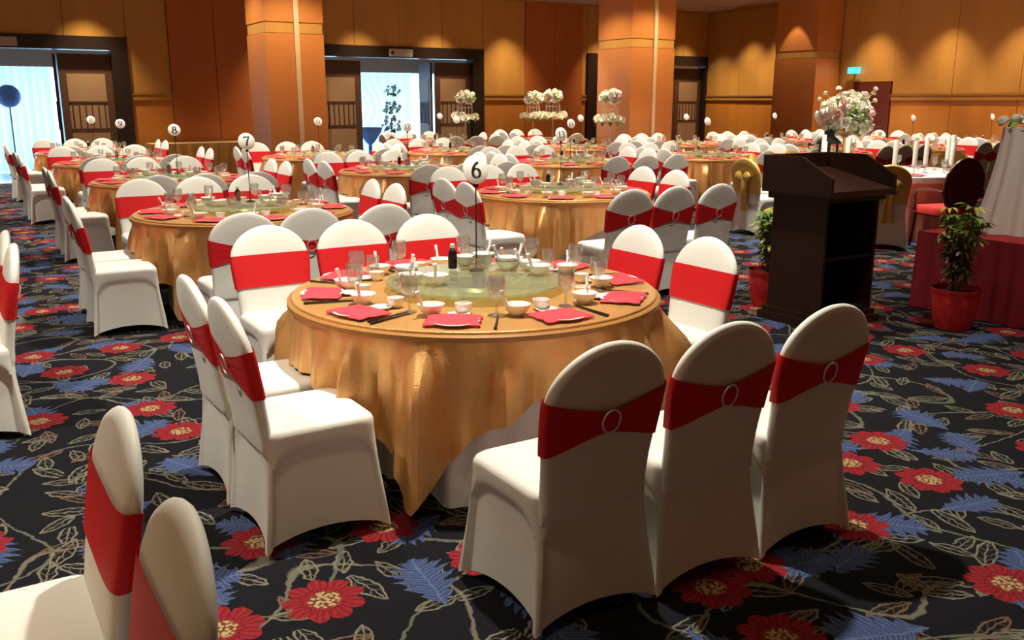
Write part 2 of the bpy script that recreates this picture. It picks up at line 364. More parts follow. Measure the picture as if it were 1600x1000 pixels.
def curtain(x0, x1, y, label, pinch):
    def fn(u, t):
        z = 2.45-2.43*t; k = x0+(x1-x0)*u
        if pinch: k = k+pinch*(1-u if pinch > 0 else u)*sin(pi*min(1, t*1.2))**2*.8
        return (k, y+.05*sin(u*46)+.02*sin(u*17), z)
    tag(obj('curtain', MB().grid(fn, 120, 12).mesh('curtain', 'curtain', recalc=False)), label, 'curtain', 'sheer curtains in the foyer')
curtain(1.3, 2.6, DV+3.2, 'white sheer curtain in the left doorway, by the open leaf', 0)
curtain(10.0, 12.1, DV+3.4, 'white sheer curtain tied back in the middle doorway, right', .7)
curtain(6.8, 8.9, DV+3.4, 'white sheer curtain tied back in the middle doorway, left', -.7)
# ------------------------------------------------------------------ pillars
def pillar(name, cx, cy, sx, sy, zb, label, batten=True):
    t = thing(name, label, 'pillar', (cx, cy, 0))
    for z0, z1 in ((.0, .12),): obj('plinth', MB().box(-sx-.02, sx+.02, -sy-.02, sy+.02, z0, z1).mesh('plinth', 'rail', False), t)
    obj('core', MB().box(-sx+.03, sx-.03, -sy+.03, sy-.03, .12, CZ-.01).mesh('core', 'rail', False), t)
    lo = MB().box(-sx, sx, -sy, sy, .12, zb-.1); obj('lower_cladding', lo.mesh('lower_cladding', 'colwood', False), t)
    obj('band', MB().box(-sx+.015, sx-.015, -sy+.015, sy-.015, zb-.09, zb+.09).mesh('band', 'trimwood' if 0 else 'wood', False), t)
    obj('upper_cladding', MB().box(-sx, sx, -sy, sy, zb+.1, CZ-.01).mesh('upper_cladding', 'colwood', False), t)
    if batten: obj('batten', MB().box(-.02, .07, -sy-.05, -sy, .12, CZ-.01).mesh('batten', 'trim', False), t)
    return t
pillar('square_pillar', 5.85, 17.35, .55, .55, 2.93, 'orange wood pillar with pale batten left of the middle doorway')
pillar('square_pillar', 13.85, 16.85, .62, .6, 2.88, 'orange wood pillar with pale batten in front of the dark doorway')
pillar('square_pillar', 19.95, 17.2, .45, .70, 2.82, 'orange wood pillar against the right wall beside the exit sign', False)
es = tag(obj('exit_sign', MB().box(EW-.16, EW-.11, 15.80, 16.15, 2.33, 2.48).mesh('exit_sign', 'exit', False)), 'lit cyan exit sign beside the right wall pillar', 'exit sign')
obj('bracket', MB().box(EW-.11, EW-.001, 15.97, 16.03, 2.38, 2.42).mesh('bracket', 'dark', False), es)
# ------------------------------------------------------------------ chair meshes (local +Y is the front)
def qs(n): return [sin(pi/2*(-1+2*i/n)) for i in range(n)]
def skirt_mesh():
    n = 28; Q = []
    for side in range(4):
        for q in qs(n): Q.append((side, q))
    def ring(hx, hy, rc, z=None, fn=None):
        out = []
        for side, q in Q:
            px, py = ((q, -1), (1, q), (-q, 1), (-1, -q))[side]
            h_x, h_y, zz, rec = (hx, hy, z, 0) if fn is None else fn(side, q)
            x, y = px*h_x, py*h_y
            cx, cy = max(-(h_x-rc), min(h_x-rc, x)), max(-(h_y-rc), min(h_y-rc, y)); dx, dy = x-cx, y-cy; l = sqrt(dx*dx+dy*dy)
            if l > 1e-9: x, y = cx+dx/l*rc, cy+dy/l*rc
            nx, ny = ((0, -1), (1, 0), (0, 1), (-1, 0))[side]
            out.append((x-nx*rec, y-ny*rec, zz))
        return out
    rs = [ring(.004, .004, .002, .482), ring(.10, .10, .04, .481), ring(.17, .17, .05, .478), ring(.20, .202, .055, .472), ring(.213, .214, .055, .462), ring(.219, .220, .055, .448), ring(.219, .220, .055, .425)]
    NL = 20
    for k in range(NL+1):
        t = k/NL
        def fn(side, q, t=t):
            hem = .012+.044*(1-q*q)**.8*(1 if side != 2 else .8)
            z = .41+(hem-.41)*t; g = ((.41-z)/.41)**1.4
            za = .405-.085*min(1, abs(q)/.90)**5
            R = sstep((za-z)/.035)*sstep((.92-abs(q))/.09)
            dep = (.010, .026, .026, .026)[side]
            return .219+.034*g, .221+.036*g, z, dep*R+.022*(1-q*q)*t*t
        rs.append(ring(0, 0, .055-.033*min(1, t*1.3), fn=fn))
    return MB().rings(rs, True, False).mesh('seat_cover', 'white')
ZS, ZT, HW = .772, .948, .226
def hwid(z):
    if z <= ZS: return .206+(HW-.206)*sstep((z-.46)/(ZS-.46))
    return HW*max(0, 1-((z-ZS)/(ZT-ZS))**1.9)**(1/1.9)
def lean(z): return -.205-.09*max(0, (z-.42)/.53)**1.25
def outline(z0, grow=0):
    pts = [(hwid(z0+(ZS-z0)*i/12)+grow, z0+(ZS-z0)*i/12) for i in range(12)]
    for i in range(25):
        a = pi/2*i/24; c, s = cos(a)**(2/1.9), sin(a)**(2/1.9); pts.append(((HW+grow)*c, ZS+(ZT-ZS+grow)*s))
    return pts+[(-x, z) for x, z in reversed(pts[:-1])]
PROF = ((.02, .030), (.4, .030), (.72, .028), (.90, .024), (.965, .017), (.99, .008), (1, 0), (.99, -.008), (.965, -.016), (.90, -.022), (.6, -.022), (.02, -.020))
def back_mesh(z0, grow, name, m):
    ol = outline(z0, grow); zc = (z0+ZT)/2+.0; rs = []
    for s, y in PROF:
        yy = y*(1+grow*30) if grow else y
        rs.append([(x*s, yy+lean(zc+(z-zc)*s), zc+(z-zc)*s) for x, z in ol])
    return MB().rings(rs).mesh(name, m)
def sash_mesh():
    n = 72; zc = .695
    def fn(u, t):
        a = 2*pi*u; cx, sy = cos(a), sin(a); e = 2/4.5
        k = abs(cx)**1.0
        if sy < 0: hh = .034+(.090-.034)*min(1, abs(abs(cx)**e)*1.02)**1.15
        else: hh = .092
        z = zc+(2*t-1)*hh + (.006*sy)
        h = hwid(z)+.004
        x = h*math.copysign(abs(cx)**e, cx); hy = .036 if sy > 0 else .030
        y = hy*math.copysign(abs(sy)**e, sy)
        if sy < 0: y -= .004*(1-min(1, abs(x)/.1))+.0015*sin(t*20)*(1-min(1, abs(x)/.2))
        return (x, y+lean(z), z)
    return MB().grid(fn, n, 14, True).mesh('sash', 'red', recalc=True)
def ring_mesh():
    zc = .695
    def fn(u, t):
        a, b = 2*pi*u, 2*pi*t; r = 1+.0034/.034*cos(b)
        z = zc+.038*r*sin(a); return (.033*r*cos(a), lean(z)-.046+.0034*sin(b), z)
    return MB().grid(fn, 32, 8, True).mesh('buckle_ring', 'ring')
CH = [('seat_cover', skirt_mesh()), ('backrest_cover', back_mesh(.37, 0, 'backrest_cover', 'white')), ('sash', sash_mesh()), ('buckle_ring', ring_mesh())]
def bow_mesh():
    mb = MB()
    mb.grid(lambda u, t: ((u-.5)*.16*(1-.35*sin(pi*t)), lean(.70-.42*t)-.045-.02*sin(pi*t)-.012*sin(u*9), .74-.44*t), 10, 8)
    for s in (-1, 1):
        mb.rings([[(s*(.01+.13*k/5), lean(.72)-.055+.035*sin(pi*k/5)*cos(2*pi*i/10)-.01, .72+.07*sin(pi*min(1, .15+k/5*.85))*sin(2*pi*i/10)+.015*k/5) for i in range(10)] for k in range(6)])
    return mb.mesh('bow', 'yellow')
VC = [CH[0], CH[1], ('gold_hood', back_mesh(.50, .009, 'gold_hood', 'yellow')), ('bow', bow_mesh())]
def chair(x, y, rz, label, group, parts=CH, name='banquet_chair'):
    t = thing(name, label, 'chair', (x, y, 0), rz, group)
    last = None
    for n, me in parts: last = obj(n, me, last if n in ('buckle_ring', 'bow') else t)
    return t
# ------------------------------------------------------------------ table and cloth meshes
R, ZT_ = .862, .76
def overlay_mesh(side, seed, m='gold', R=R, cap=.68):
    r = random.Random(seed); ph = [r.uniform(0, 6.28) for _ in range(6)]; NA = 256
    jit = [r.uniform(-2, 2) for _ in range(40)]
    RID = ((0, 1.0, 4.5), (-11, -1.0, 4.5), (-20, .95, 4), (-28, -.6, 3.5), (-35, .65, 3.2), (-42, -.4, 3), (12, -.7, 6), (23, .6, 5), (33, -.4, 5), (41, .35, 4))
    def fold(th):
        d = math.degrees(th) % 360; q = int(d//90); o = 0
        for n in (q-1, q, q+1):
            for m, (a, h, w) in enumerate(RID):
                e = (d-(45+90*n)-a-jit[(m+10*(n % 4)) % 40])/w
                if abs(e) < 4: o += h*math.exp(-e*e)
        return o+.26*sin(37*th+ph[4]+2*sin(5*th))+.13*sin(61*th+ph[2])
    rad = [.001, .3, .6, R*.9, R*.97, R-.006]
    rs = [[(rr*cos(2*pi*i/NA), rr*sin(2*pi*i/NA), ZT_+.004) for i in range(NA)] for rr in rad]
    for rr, zz in ((R-.003, .0036), (R+.000, .0020), (R+.0015, -.002), (R+.002, -.005)): rs.append([(rr*cos(2*pi*i/NA), rr*sin(2*pi*i/NA), ZT_+zz) for i in range(NA)])
    NL = 16
    for k in range(1, NL+1):
        ring = []
        for i in range(NA):
            th = 2*pi*i/NA; mx = max(abs(cos(th)), abs(sin(th))); L = min(side/2/mx-R, cap); t = L*k/NL
            corner = sstep((L-.22)/.4)
            amp = (.045+.085*corner)*sstep(t/.24)
            rr = R+.0025+.10*t+amp*fold(th)
            rr = max(rr, R+.0025-.014*sstep((t-.03)/.15))
            ring.append((rr*cos(th), rr*sin(th), ZT_-.008-t))
        rs.append(ring)
    return MB().rings(rs, True, False).mesh('gold_tablecloth', m)
def under_mesh(m='linen', R=R):
    NA = 192; rs = [[(rr*cos(2*pi*i/NA), rr*sin(2*pi*i/NA), ZT_) for i in range(NA)] for rr in (.001, R-.03, R-.008)]
    for k in range(13):
        z = ZT_-.01-(ZT_-.014)*k/12; g = sstep((.755-z)/.05)*.35+sstep((.70-z)/.25)*.65
        rs.append([((R-.006-g*(.035+.19*sstep((abs(cos(2*pi*i/NA))-.62)/.16)+.06*sstep((sin(2*pi*i/NA)-.6)/.2))+.012*g*sin(36*2*pi*i/NA))*cos(2*pi*i/NA),
                    (R-.006-g*(.035+.19*sstep((abs(cos(2*pi*i/NA))-.62)/.16)+.06*sstep((sin(2*pi*i/NA)-.6)/.2))+.012*g*sin(36*2*pi*i/NA))*sin(2*pi*i/NA), z) for i in range(NA)])
    return MB().rings(rs, True, False).mesh('floor_tablecloth', m)
OV = [overlay_mesh(2.24, s) for s in (3, 5, 8)]
UN = under_mesh()
TOP = MB().lathe([(.86, .72), (.885, .725), (.885, .745), (.87, .752)], 48).mesh('tabletop', 'rail')
PED = MB().lathe([(.30, 0), (.30, .03), (.06, .08), (.05, .66), (.22, .72)], 24).mesh('pedestal', 'dark')
# tableware
BOWL = MB().lathe([(.022, .004), (.026, 0), (.028, .006), (.045, .022), (.056, .046), (.058, .050), (.055, .049), (.043, .024), (.022, .010), (.002, .009)], 24).mesh('rice_bowl', 'china')
CUP = MB().lathe([(.020, 0), (.024, .004), (.034, .022), (.038, .046), (.0355, .046), (.031, .022), (.02, .008), (.002, .007)], 20).mesh('tea_cup', 'china')
SAUC = MB().lathe([(.022, 0), (.026, .003), (.046, .011), (.048, .014), (.044, .0125), (.024, .006), (.002, .006)], 20).mesh('sauce_dish', 'china')
PLATE = MB().lathe([(.05, 0), (.06, .004), (.095, .012), (.102, .016), (.098, .0165), (.06, .009), (.002, .008)], 28).mesh('side_plate', 'china')
GOB = MB().lathe([(.033, 0), (.033, .003), (.008, .008), (.005, .02), (.005, .055), (.012, .068), (.030, .085), (.038, .115), (.037, .15), (.033, .168), (.0315, .168), (.035, .15), (.036, .115), (.028, .088), (.002, .072)], 22).mesh('water_goblet', 'glass')
TUM = MB().lathe([(.027, 0), (.030, .004), (.034, .112), (.0325, .112), (.028, .010), (.002, .009)], 20).mesh('tumbler', 'glass')
def napkin_mesh():
    n = 18
    def fn(u, t):
        x, y = (u-.5)*.225, (t-.5)*.175; e = max(abs(u-.5), abs(t-.5))*2
        s = 1+.045*sin(u*6*pi)*abs(t-.5)*2*(1 if abs(t-.5) > .3 else 0)
        return (x*(1+.04*sin(t*5*pi)*(abs(u-.5) > .4)), y*s, .0245-.013*e**6+.002*sin(u*7+1)*sin(t*6))
    q = MB().grid(fn, n, n); q.grid(lambda u, t: tuple(c-(.003 if k == 2 else 0) for k, c in enumerate(fn(u, t))), n, n)
    return q.mesh('napkin', 'napkin', recalc=False)
NAP = napkin_mesh()
def spoon_mesh():
    q = MB()
    q.rings([[(.021*s*cos(2*pi*i/12), -.0+.030*s*sin(2*pi*i/12), z) for i in range(12)] for s, z in ((.4, .010), (.8, .015), (1, .024), (.93, .024), (.7, .017), (.3, .013))])
    q.tube([(0, .026, .022), (0, .045, .045), (0, .063, .080), (0, .074, .108)], [.009, .008, .0075, .009], 8)
    return q.mesh('soup_spoon', 'china')
SPOON = spoon_mesh()
STICK = MB().tube([(0, -.115, .005), (0, .115, .005)], [.0046, .0028], 6).mesh('chopstick', 'black')
SUSG = MB().lathe([(.002, .030), (.415, .030), (.425, .034), (.427, .040), (.425, .046), (.415, .050), (.002, .050)], 72, cap0=False, cap1=False).mesh('glass_plate', 'susan')
SUSB = MB().lathe([(.17, 0), (.17, .012), (.15, .028), (.15, .030)], 40).mesh('turntable_base', 'steel')
def digit_pts(ch):
    def arc(cx, cy, rx, ry, a0, a1, n=20): return [(cx+rx*cos(radians(a0+(a1-a0)*i/n)), cy+ry*sin(radians(a0+(a1-a0)*i/n))) for i in range(n+1)]
    return {'0': [arc(0, 0, .27, .5, 0, 360, 32)], '1': [[(-.14, .34), (0, .5), (0, -.5)], [(-.16, -.5), (.16, -.5)]],
            '2': [arc(0, .24, .26, .26, 170, -20)+[(-.28, -.5), (.28, -.5)]], '3': [arc(-.02, .25, .24, .25, 150, -80)+arc(-.02, -.23, .28, .27, 90, -150)],
            '4': [[(.12, -.5), (.12, .5), (-.3, -.18), (.3, -.18)]], '6': [[(.22, .46), (.02, .36), (-.16, .14), (-.25, -.1)]+arc(0, -.22, .26, .28, 160, 520, 30)],
            '7': [[(-.27, .36), (-.26, .47), (.28, .47), (.06, .0), (-.06, -.5)]], '8': [arc(0, .25, .21, .24, -90, 270, 26), arc(0, -.24, .27, .27, 90, 450, 26)],
            '9': [[(-.22, -.46), (-.02, -.36), (.16, -.14), (.25, .1)]+arc(0, .22, .26, .28, -20, 340, 30)]}[ch]
def number_mesh(txt, size, y, mirror=1):
    q = MB(); n = len(txt)
    for k, ch in enumerate(txt):
        ox = (k-(n-1)/2)*.68
        for pl in digit_pts(ch):
            L, Rr = [], []
            for i, p in enumerate(pl):
                a, b = pl[max(0, i-1)], pl[min(len(pl)-1, i+1)]; dx, dy = b[0]-a[0], b[1]-a[1]; l = sqrt(dx*dx+dy*dy) or 1
                w = .035+.06*abs(dy)/l; nx, ny = -dy/l*w, dx/l*w
                L.append((p[0]+nx+ox, p[1]+ny)); Rr.append((p[0]-nx+ox, p[1]-ny))
            for i in range(len(pl)-1):
                b0 = len(q.v)
                for xx, zz in (L[i], L[i+1], Rr[i+1], Rr[i]): q.v.append((mirror*xx*size, y, zz*size))
                q.f.append((b0, b0+1, b0+2, b0+3))
    return q.mesh('numeral', 'ink', False, False)
DISC = MB().rings([[(rr*cos(2*pi*i/36), y, rr*sin(2*pi*i/36)) for i in range(36)] for rr, y in ((.068, -.003), (.070, -.0015), (.070, .0015), (.068, .003))]).mesh('number_disc', 'disc')
ROD = MB().tube([(0, 0, .012), (0, 0, .43)], .0035, 8).mesh('rod', 'dark')
SBASE = MB().lathe([(.036, 0), (.036, .006), (.010, .014), (.004, .018)], 20).mesh('stand_base', 'dark')
CLIP = MB().box(-.012, .012, -.006, .006, .415, .442).mesh('clip', 'ink', False)
def number_stand(x, y, z, txt, label, hz=.50):
    t = thing('table_number_stand', label, 'number stand', (x, y, z), 0, 'table number stands')
    obj('stand_base', SBASE, t); obj('rod', ROD, t); obj('clip', CLIP, t); d = obj('number_disc', DISC, t, (0, 0, hz), (radians(-13), 0, 0))
    if txt:
        s = .078 if len(txt) == 1 else .06
        obj('numeral', number_mesh(txt, s, -.0042), d); obj('numeral', number_mesh(txt, s, .0042, -1), d)
# ------------------------------------------------------------------ banquet tables
SEATS = [('A', -.49, -1.40, 'left of near three'), ('A', -.005, -1.41, 'middle of near three'), ('A', .49, -1.41, 'right of near three'),
         ('B', .98, -.27, 'nearer of right pair'), ('B', .98, .29, 'farther of right pair'),
         ('C', .46, 1.14, 'right of far three'), ('C', -.05, 1.14, 'middle of far three'), ('C', -.56, 1.14, 'left of far three'),
         ('D', -1.03, .08, 'farther of left pair'), ('D', -1.03, -.44, 'nearer of left pair')]
ROT = {'A': 0, 'B': pi/2, 'C': pi, 'D': -pi/2}
#      x, y, number, phrase, detail level
TABLES = [(2.14, 3.76, '6', 'nearest table marked six', 3), (2.13, 7.57, '7', 'second left table, marked seven', 2), (2.31, 11.06, '8', 'third left table, marked eight', 1),
          (2.32, 14.65, '9', 'fourth left table, marked nine', 1), (2.38, 17.97, '10', 'last left table, marked ten', 0), (5.28, 7.52, '13', 'table marked thirteen behind six', 2),
          (5.27, 11.05, '12', 'table marked twelve behind thirteen', 1), (5.34, 14.55, '11', 'table marked eleven before pillar', 0), (8.0, 11.15, '14', 'table marked fourteen', 1),
          (7.95, 14.6, '', 'table before middle doorway', 0), (10.7, 11.1, '', 'table behind the gold chairs', 0), (10.7, 14.6, '', 'table before russet panel', 0),
          (9.55, 18.3, '', 'farthest table, middle doorway', 0), (13.4, 11.1, '', 'table behind the lectern top', 0), (13.4, 14.55, '', 'table before batten pillar', 0),
          (16.1, 11.1, '', 'table beyond tall candles', 0), (16.1, 14.6, '', 'table before right pillar', 0), (18.75, 11.1, '', 'table along right wall', 0),
          (18.75, 14.55, '', 'table by the exit sign', 0)]
def setting(cx, cy, a, r0, lvl, who, where):
    def at(r, lat): return (cx+r*cos(a)-lat*sin(a), cy+r*sin(a)+lat*cos(a))
    Z = ZT_+.0045; rz = a+pi/2; s = rnd.uniform
    full = lvl >= 2
    def put(name, me, r, lat, what, cat, rot=0, dz=0):
        x, y = at(r+s(-.01, .01), lat+s(-.012, .012))
        lb = '%s at %s seat, %s' % (what, who, where) if full else '%s among settings on %s' % (what, where)
        return tag(obj(name, me, None, (x, y, Z+dz), (0, 0, rz+rot)), lb, cat, '%s on %s' % (cat, where))
    put('side_plate', PLATE, .725, 0, 'white side plate', 'plate')
    put('napkin', NAP, .725, 0, 'folded red napkin', 'napkin', s(-.25, .25))
    x, y = at(.60, -.13); lb = 'white rice bowl'
    b = put('rice_bowl', BOWL, .595, -.125, lb, 'bowl')
    put('water_goblet', GOB, .54, -.25+s(0, .06), 'clear stemmed goblet', 'goblet')
    put('tea_cup', CUP, .545, .015, 'small white tea cup', 'cup')
    if lvl >= 2:
        sp = tag(obj('soup_spoon', SPOON, None, (b.location.x, b.location.y, Z+.004), (0, 0, rnd.uniform(-1, 2.5))), 'white soup spoon in bowl at %s seat, %s' % (who, where), 'spoon', 'spoon on %s' % where)
        put('sauce_dish', SAUC, .60, .005, 'small white sauce dish', 'dish')
    if lvl >= 3:
        k = s(-.15, .15)
        put('chopstick', STICK, .70, .155, 'black chopstick, inner of pair,', 'chopstick', k); put('chopstick', STICK, .70, .172, 'black chopstick, outer of pair,', 'chopstick', k+.02)
def banquet_table(x, y, num, where, lvl, i, skip=()):
    t = thing('round_table', 'round banquet table under the cloths, %s' % where, 'table', (x, y, 0), 0, 'round banquet tables')
    obj('tabletop', TOP, t); obj('pedestal', PED, t)
    tag(obj('floor_tablecloth', UN, None, (x, y, 0)), 'white floor-length cloth on %s' % where, 'tablecloth', 'white under cloths')
    tag(obj('gold_tablecloth', OV[i % 3], None, (x, y, 0)), 'gold satin square overlay cloth on %s' % where, 'tablecloth', 'gold overlay cloths')
    for sd, dx, dy, who in SEATS:
        if who in skip: continue
        j = 0 if i == 0 else 1
        chair(x+dx+j*rnd.uniform(-.03, .03), y+dy+j*rnd.uniform(-.03, .03), ROT[sd]+j*rnd.uniform(-.06, .06), 'white covered chair, red sash, %s at %s' % (who, where), 'chairs at %s' % where)
    if lvl < 0: return
    order = [0, 1, 2, 3, 4, 5, 6, 7, 8, 9]
    for k in range(10):
        a = radians(-126+36*k)       # seats run anticlockwise from near left
        setting(x, y, a, 0, lvl, SEATS[k][3], where)
    su = thing('lazy_susan', 'round glass turntable on %s' % where, 'turntable', (x, y, ZT_+.0045), 0, 'glass turntables')
    obj('turntable_base', SUSB, su); obj('glass_plate', SUSG, su)
    zs = ZT_+.0045+.0505
    number_stand(x+.10, y+.16, zs, num, 'round number stand %s on %s' % ('with numeral' if num else 'with plain disc', where))
    sb = thing('sauce_bottle', 'dark soy sauce bottle with white cap on %s' % where, 'bottle', (x+.03, y+.28, zs), 0, 'sauce bottles')
    obj('bottle_body', BOT, sb); obj('bottle_cap', BCAP, sb)
    spots = [(-.27, .06), (-.22, -.06), (.26, -.05), (.30, .08), (.22, .16), (.14, -.26)] if lvl >= 1 else [(-.22, .0), (.0, -.24)]
    if i == 0: spots = [(-.30, .13), (-.33, .02), (-.24, -.06), (.20, .26), (.31, .16), (.33, .03), (.24, .10), (.30, -.10), (.13, .33)]
    for k, (bx, by) in enumerate(spots):
        n = 2 if (k % 3 == 0 and lvl >= 1) else 1
        for h in range(n):
            lb = 'serving bowl on the turntable of %s, %s' % (where, ['beside the bottle', 'by the left rim', 'near left', 'far right', 'right edge', 'right middle', 'inner right', 'near right', 'far rim'][k] + (' upper' if h else ''))
            tag(obj('serving_bowl', BOWL, None, (x+bx, y+by, zs+.018*h), (0, 0, k)), 'white '+lb, 'bowl', 'turntable bowls on %s' % where)
        if lvl >= 1:
            tag(obj('serving_spoon', SPOON, None, (x+bx, y+by, zs+.004+.018*(n-1)), (0, 0, rnd.uniform(0, 6))), 'white spoon standing in turntable bowl, %s, %s' % (['beside the bottle', 'by the left rim', 'near left', 'far right', 'right edge', 'right middle', 'inner right', 'near right', 'far rim'][k], where), 'spoon', 'turntable spoons on %s' % where)
    if lvl >= 1:
        ch = thing('card_holder', 'clear acrylic card holder on %s' % where, 'card holder', (x-.06, y-.14, zs), 0, 'card holders')
        obj('holder_panel', MBcard, ch); obj('holder_foot', MBfoot, ch)
        tag(obj('tumbler', TUM, None, (x+.60*cos(2.1), y+.60*sin(2.1), ZT_+.0045)), 'clear straight tumbler on %s, far left' % where, 'tumbler', 'tumblers on %s' % where)
        tag(obj('tumbler', TUM, None, (x+.60*cos(.35), y+.60*sin(.35), ZT_+.0045)), 'clear straight tumbler on %s, far right' % where, 'tumbler', 'tumblers on %s' % where)
BOT = MB().lathe([(.020, 0), (.023, .004), (.023, .075), (.020, .088), (.011, .096), (.011, .104)], 18).mesh('bottle_body', 'soy')
BCAP = MB().lathe([(.0125, .104), (.0135, .108), (.0125, .124), (.006, .128)], 14).mesh('bottle_cap', 'china')
MBcard = MB().box(-.035, .035, -.003, .003, .006, .12).mesh('holder_panel', 'glass', False)
MBfoot = MB().box(-.037, .037, -.03, .03, 0, .006).mesh('holder_foot', 'glass', False)
for i, (x, y, num, where, lvl) in enumerate(TABLES):
    sk = ()
    if where.startswith('farthest'): sk = ()
    banquet_table(x, y, num, where, lvl, i, sk)
# two tables left of the frame, only their right pairs of chairs reach into view
for k, (x, y, where, far) in enumerate(((-.97, 1.885, 'corner table at bottom left', False), (-.98, 5.45, 'table beyond the left edge', False))):
    t = thing('round_table', 'round banquet table under the cloths, %s' % where, 'table', (x, y, 0), 0, 'round banquet tables')
    obj('tabletop', TOP, t); obj('pedestal', PED, t)
    tag(obj('floor_tablecloth', UN, None, (x, y, 0)), 'white floor-length cloth on %s' % where, 'tablecloth', 'white under cloths')
    tag(obj('gold_tablecloth', OV[k], None, (x, y, 0)), 'gold satin square overlay cloth on %s' % where, 'tablecloth', 'gold overlay cloths')
    for sd, dx, dy, who in SEATS:
        if sd == 'B': chair(x+dx, y+dy-(.05 if k == 0 and dy < 0 else 0), ROT[sd], 'white covered chair, red sash, %s at %s' % (who, where), 'chairs at %s' % where)
# ------------------------------------------------------------------ lectern
t = thing('lectern', 'dark mahogany lectern with sloped top and open shelf', 'lectern', (5.37, 4.35, 0))
LW, LD, LH = .58, .50, .98
obj('plinth', MB().box(-.05, LW+.05, -.05, LD+.05, 0, .06).box(-.025, LW+.025, -.025, LD+.025, .06, .10).mesh('plinth', 'lect', False), t)
for x0 in (0, LW-.025): obj('side_panel', MB().box(x0, x0+.025, 0, LD, .10, LH).mesh('side_panel', 'lect', False), t)
obj('front_panel', MB().box(.025, LW-.025, LD-.025, LD, .10, LH).mesh('front_panel', 'lect', False), t)
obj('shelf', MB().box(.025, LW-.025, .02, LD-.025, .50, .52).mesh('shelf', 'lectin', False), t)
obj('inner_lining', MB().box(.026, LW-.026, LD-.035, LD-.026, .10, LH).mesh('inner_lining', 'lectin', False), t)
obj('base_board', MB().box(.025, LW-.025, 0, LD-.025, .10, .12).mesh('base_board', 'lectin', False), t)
obj('moulding', MB().box(-.03, LW+.03, -.03, LD+.03, LH-.05, LH).mesh('moulding', 'lect', False), t)
prof = [(-.08, LH), (LD+.06, LH), (LD+.06, LH+.27), (.20, LH+.27), (-.08, LH+.13)]
for x0 in (-.07, LW+.045): obj('top_cheek', MB().prism(prof, 'x', x0, x0+.025).mesh('top_cheek', 'lect', False), t)
obj('top_front', MB().box(-.045, LW+.045, LD+.035, LD+.06, LH, LH+.27).mesh('top_front', 'lect', False), t)
obj('reading_deck', MB().prism([(-.08, LH+.0), (-.08, LH+.035), (LD+.035, LH+.16), (LD+.035, LH)], 'x', -.045, LW+.045).mesh('reading_deck', 'lect', False), t)
obj('top_rim', MB().box(-.08, LW+.08, -.085, -.075, LH-.012, LH+.012).mesh('top_rim', 'lect', False), t)
# ------------------------------------------------------------------ flowers and leaves
def leaf_mesh(name, m, L=.1, W=.035, lobes=1):
    q = MB()
    for k in range(lobes):
        a = (k-(lobes-1)/2)*(.75 if lobes > 1 else 0); l = L*(1-.12*abs(k-(lobes-1)/2)); b = len(q.v); n = 5
        for i in range(n+1):
            t = i/n; w = W*sin(pi*min(1, t*.92+.06))**.8*(1 if lobes == 1 else .5)
            for s in (-1, 0, 1):
                x, y = s*w, t*l; z = .12*l*sin(t*pi)-.25*l*t*t+abs(s)*w*.3
                q.v.append((x*cos(a)+y*sin(a), y*cos(a)-x*sin(a), z))
        for i in range(n):
            for s in (0, 1): o = b+i*3+s; q.f.append((o, o+1, o+4, o+3))
    return q.mesh(name, m, True, False)
def rose_mesh(m):
    q = MB()
    for k, (r, h, z) in enumerate(((.045, .030, -.006), (.034, .036, 0), (.022, .040, .004), (.011, .042, .008))):
        def fn(u, t, r=r, h=h, z=z, k=k): a = 2*pi*u; rr = r*(.35+.65*t**.6)*(1+.10*sin(5*a+k*1.3)*t); return (rr*cos(a), rr*sin(a), z+h*t-.010*(k == 0)*t)
        q.grid(fn, 20, 4, True)
    return q.mesh('rose', m, True, False)
ROSE, ROSEP = rose_mesh('rose'), rose_mesh('rosep')
LEAF, PALM, PALMY, PALMD = leaf_mesh('leaf', 'leaf'), leaf_mesh('leaf', 'leaf', .12, .030, 5), leaf_mesh('leaf', 'leafy', .11, .030, 5), leaf_mesh('leaf', 'leafd', .11, .028, 5)
def ball(par, c, r, n, rng, sq=1.0, low=-.6, blush=.2, leaves=10, rs=1.0):
    for i in range(n):
        z = 1-(1-low)*(i+.5)/n; a = i*2.399963; k = sqrt(max(0, 1-z*z)); j = rng.uniform(.8, 1.05)
        d = (k*cos(a), k*sin(a), z)
        obj('rose', ROSEP if rng.random() < blush else ROSE, par, tuple(c[q]+r*j*d[q]*(sq if q == 2 else 1) for q in range(3)), (0, math.acos(max(-1, min(1, z))), a), rs*rng.uniform(.85, 1.2))
    for i in range(leaves):
        z = rng.uniform(low-.2, .95); a = rng.uniform(0, 6.28); k = sqrt(max(0, 1-z*z))
        obj('leaf', LEAF, par, (c[0]+r*.8*k*cos(a), c[1]+r*.8*k*sin(a), c[2]+r*.8*z*sq), (rng.uniform(.1, 1.0)*z, rng.uniform(-.3, .3), a-pi/2), rng.uniform(.9, 1.5))
